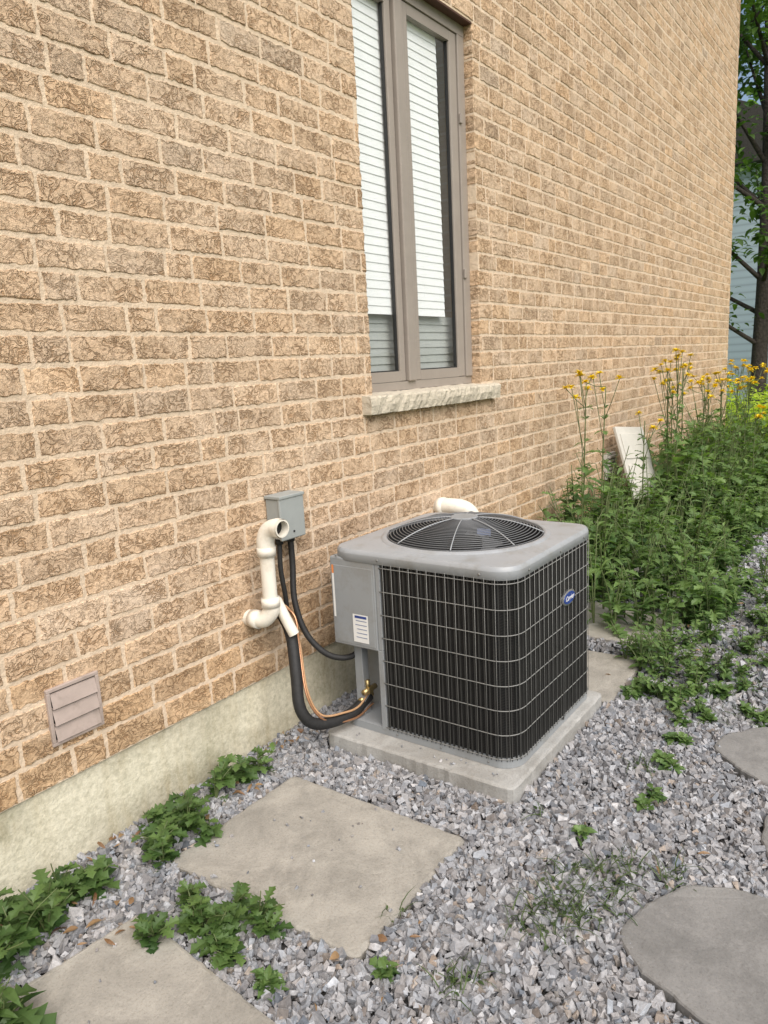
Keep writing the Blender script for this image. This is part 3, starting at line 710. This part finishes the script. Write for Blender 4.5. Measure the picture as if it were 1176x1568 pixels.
lv.build('leaves',M['leaf'],e); sb.obj('stems',e)
def flower(x,y,h,lean=(0,0),nh=7):
    e=empty('yellow_wildflower'); lv=Leaves(); sb=MB(); pt=Leaves()
    P=spline([(x,y,0),(x+lean[0]*.4+random.uniform(-.03,.03),y+lean[1]*.4,h*.5),(x+lean[0],y+lean[1],h*.93)],8)
    sb.tube(P,[.007*(1-.6*i/len(P)) for i in range(len(P))],'stem',6)
    for j in range(44):
        t=random.random()**1.3; p=P[int(t*(len(P)-2))]; lv.add(random.choice(('lobed','lance')),tuple(p),.19*(1.1-.85*t),random.uniform(0,6.28),random.uniform(-.3,.7),0,random.random()*.8)
    for k in range(nh):
        a=random.uniform(0,6.283); r=random.uniform(.02,.15); p0=P[-random.randint(1,8)]; q=Vector((p0.x+r*math.cos(a),p0.y+r*math.sin(a),h-random.uniform(0,.2)))
        sb.tube([p0,(p0+q)/2+Vector((0,0,-.01)),q],.0025,'stem',5)
        sz=.034*(1+.03*x)*random.uniform(.75,1.1)
        for m_ in range(20): pt.add('oval',tuple(q),sz,m_*.8+random.random(),random.uniform(-.1,.9),0,random.random())
    lv.build('leaves',M['leaf'],e); sb.obj('stems',e); pt.build('flowers',M['petal'],e)
for a in ((4.67,-.30,1.41,(.03,-.02),7),(4.85,-.36,1.38,(.1,0),5),(4.60,-.35,.95,(-.05,0),0),(4.75,-.22,.85,(-.05,0),0),(6.15,-.5,1.50,(.05,0),8),(6.3,-.42,1.44,(-.1,0),7),(6.55,-.45,1.5,(0,0),5),(7.0,-.5,1.26,(.1,0),8),(6.8,-.3,1.3,(.0,0),7),(7.5,-.55,1.3,(0,0),8),(9.1,-.5,1.3,(.1,0),12),(8.4,-.6,1.22,(.1,0),12),(7.7,-.4,1.25,(0,0),9),(9.3,-.8,1.2,(.1,0),12),(5.35,-.5,1.1,(0,0),3),(8.8,-.9,1.1,(.1,0),12),(9.6,-.3,1.35,(0,0),12),(9.9,-.6,1.3,(0,0),12),(7.2,-.9,1.0,(0,0),5)): flower(*a)
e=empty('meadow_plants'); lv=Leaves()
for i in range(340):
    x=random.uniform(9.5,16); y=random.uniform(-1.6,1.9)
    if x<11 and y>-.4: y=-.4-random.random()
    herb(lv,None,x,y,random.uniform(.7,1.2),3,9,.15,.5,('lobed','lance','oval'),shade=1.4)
lv.build('leaves',M['leaf_sunlit'],e)
e=empty('gravel_grass'); lv=Leaves()
for (cx,cy,r,n) in ((1.80,-1.40,.13,130),(1.64,-1.36,.10,80),(1.95,-1.45,.08,50),(2.55,-1.35,.05,20),(1.35,-1.25,.06,34),(2.0,-1.6,.05,24),(3.3,-1.5,.3,160),(4.2,-1.7,.5,260),(1.45,-1.0,.03,8),(2.1,-1.15,.03,8)):
    for i in range(n):
        a=random.uniform(0,6.28);q=r*math.sqrt(random.random()); lv.add('blade',(cx+q*math.cos(a),cy+q*math.sin(a),.004),random.uniform(.03,.09),random.uniform(0,6.28),random.uniform(.1,1.0),random.uniform(-.5,.5))
        if i%3==0: lv.add('oval',(cx+q*math.cos(a),cy+q*math.sin(a),.010),random.uniform(.012,.022),random.uniform(0,6.28),random.uniform(-.1,.5))
lv.build('blades',M['grass'],e)
lv=Leaves()
for (cx,cy,rx,ry,n) in ((1.9,-.06,.25,.05,26),(1.2,-.06,.3,.05,24),(1.55,-.2,.2,.05,10),(1.0,-.3,.12,.15,14),(.85,-.1,.15,.08,10),(2.3,-1.3,1.2,.4,10),(4,-1.4,.9,.3,16),(1.3,-1.05,.2,.1,5)):
    for i in range(n): lv.add(random.choice(('oval','lance')),(cx+random.uniform(-rx,rx),min(-.02,cy+random.uniform(-ry,ry)),.010+random.random()*.012),random.uniform(.02,.05),random.uniform(0,6.28),random.uniform(-.3,.5),random.uniform(-.8,.8))
lv.build('dry_leaves',M['dry'])
lp=empty('leaning_panel'); b=MB()
m4=Matrix.Translation((6.0,-.42,.06))@Matrix.Rotation(math.radians(-8),4,'Z')@Matrix.Rotation(math.radians(-20),4,'X')@Matrix.Rotation(math.radians(6),4,'Y')
b.box(-.23,.23,-.012,.012,.30,.90,'panel',.004,m4); b.box(-.19,.19,-.02,-.0125,.36,.58,'panel',.003,m4); b.box(-.19,.19,-.02,-.0125,.63,.84,'panel',.003,m4); b.box(-.02,.02,-.01,.01,-.06,.31,'panel',.002,m4)
b.obj('board',lp)

# ------------------------------------------------------------ trees & background
def tree(name,x,y,h,r,trunk_r,crown0,nleaf,lsize,pine=False,mat='tree_leaf'):
    e=empty(name); b=MB(); lv=Leaves()
    P=spline([(x,y,-.1),(x+.05*h*.1,y,h*.4),(x-.02*h,y+.02*h,h)],8)
    b.tube(P,[trunk_r*(1-.85*i/(len(P)-1)) for i in range(len(P))],'bark',10)
    nb=34
    for k in range(nb):
        t=crown0+(1-crown0)*(k/nb)**.9; z=h*t; az=k*2.4+random.uniform(-.4,.4)
        reach=r*((1-t)*1.1+.15 if pine else math.sin(math.pi*min(1,(t-crown0)/(1-crown0)*.85+.12)))*random.uniform(.65,1.1)
        p0=P[min(len(P)-1,int(t*(len(P)-1)))]; q=Vector((x+reach*math.cos(az),y+reach*math.sin(az),z+(reach*.1 if pine else reach*.45)))
        mid=(p0+q)/2+Vector((0,0,-.03*reach)); B=spline([p0,mid,q],5)
        b.tube(B,[trunk_r*.28*(1-.8*i/(len(B)-1)) for i in range(len(B))],'bark',6)
        m_=nleaf//nb; cs=random.uniform(0,.5)
        for j in range(m_):
            s=random.uniform(.3,1.05); c=p0+(q-p0)*s; sg=.16*r*(.5+s*.6)
            if pine: sg*=.6
            lv.add('oval',(c.x+random.gauss(0,sg),c.y+random.gauss(0,sg),c.z+random.gauss(0,sg*.6)),lsize*random.uniform(.6,1.3),random.uniform(0,6.28),random.uniform(-.8,.6),random.uniform(-.6,.6),min(1,cs+random.random()*.5))
    b.obj('trunk',e); lv.build('crown',M[mat],e)
tree('pine_tree',14.5,.30,11,2.4,.15,.20,7500,.15,True)
tree('maple_tree',18.5,2.6,11,2.6,.16,.62,5000,.24)
tree('maple_tree',17.5,-5.5,8,3.0,.18,.3,6000,.24)
tree('maple_tree',31,-4,12,4.2,.25,.3,6000,.34)
tree('maple_tree',31,12,12,4.2,.25,.3,6000,.34)
e=empty('distant_trees'); lv=Leaves()
for i in range(14000):
    a=random.uniform(-.9,1.2); rr2=random.uniform(42,50); base=6+2.5*math.sin(a*9)+1.5*math.sin(a*23+1)
    lv.add('oval',(rr2*math.cos(a),rr2*math.sin(a),abs(random.gauss(0,1))*base*.7),random.uniform(.8,1.5),random.uniform(0,6.28),random.uniform(-.8,.6),random.uniform(-.6,.6))
lv.build('foliage',M['tree_leaf'],e)
sh=empty('siding_house'); b=MB()
b.box(23,32,-.6,9,-.1,6.2,'siding'); b.add([(22.6,-1,6.2),(32.4,-1,6.2),(32.4,9.4,6.2),(22.6,9.4,6.2),(22.6,4.2,8.6),(32.4,4.2,8.6)],[(0,1,5,4),(2,3,4,5),(0,4,3),(1,2,5),(0,3,2,1)],'roof'); b.obj('walls_and_roof',sh)
b=MB(); b.box(22.96,23.0,4.4,5.6,1.4,2.8,'white'); b.box(22.94,22.96,4.48,5.52,1.48,2.72,'room'); b.obj('window',sh)
nh_=empty('neighbor_house'); b=MB()
b.box(14,24,-18,-4.6,-.1,10.5,'whitebrick'); b.obj('walls',nh_)
b=MB(); b.add([(13.6,-18.4,10.5),(24.4,-18.4,10.5),(24.4,-4.2,10.5),(13.6,-4.2,10.5),(19,-15,13),(19,-8,13)],[(3,2,1,0),(0,1,4),(1,2,5,4),(2,3,5),(3,0,4,5)],'roof'); b.obj('roof',nh_)
b=MB()
for y in (-16,-12.9): 
    for z in (1.2,4.2): b.box(13.97,14,y,y+1.2,z,z+1.4,'white'); b.box(13.965,13.97,y+.07,y+1.13,z+.07,z+1.33,'room')
b.obj('windows',nh_)
fe=empty('board_fence'); b=MB()
y=-16.0
while y<-3.4:
    b.box(12.6,12.62,y,y+.14,-.05,1.75+random.uniform(-.01,.01),'fence'); y+=.15
b.box(12.62,12.66,-16,-3.4,1.4,1.5,'fence'); b.box(12.62,12.66,-16,-3.4,.3,.4,'fence'); b.obj('boards',fe)

# ------------------------------------------------------------ light
w=bpy.data.worlds.new('World'); sc.world=w; w.use_nodes=True; nt=w.node_tree; bg=nt.nodes['Background']
sky=nt.nodes.new('ShaderNodeTexSky'); sky.sky_type='NISHITA'; sky.sun_disc=False
EL,AZ=math.radians(50),math.radians(212)
sky.sun_elevation=EL; sky.sun_rotation=AZ; sky.dust_density=2.5; sky.ozone_density=.6
mx=nt.nodes.new('ShaderNodeMix'); mx.data_type='RGBA'; mx.blend_type='MULTIPLY'; mx.inputs[0].default_value=1; mx.inputs[7].default_value=(1.05,1.0,.93,1)
nt.links.new(sky.outputs[0],mx.inputs[6]); nt.links.new(mx.outputs[2],bg.inputs[0]); bg.inputs[1].default_value=.15
sd=bpy.data.lights.new('sun','SUN'); sd.energy=4.1; sd.angle=math.radians(65); sd.color=(1,.97,.935)
so=bpy.data.objects.new('sun',sd); COL.objects.link(so)
dirv=Vector((math.sin(AZ)*math.cos(EL),math.cos(AZ)*math.cos(EL),math.sin(EL)))
so.rotation_euler=dirv.to_track_quat('Z','Y').to_euler(); so.location=(0,0,20)
sc.view_settings.view_transform='Standard'; sc.view_settings.look='None'; sc.view_settings.exposure=0
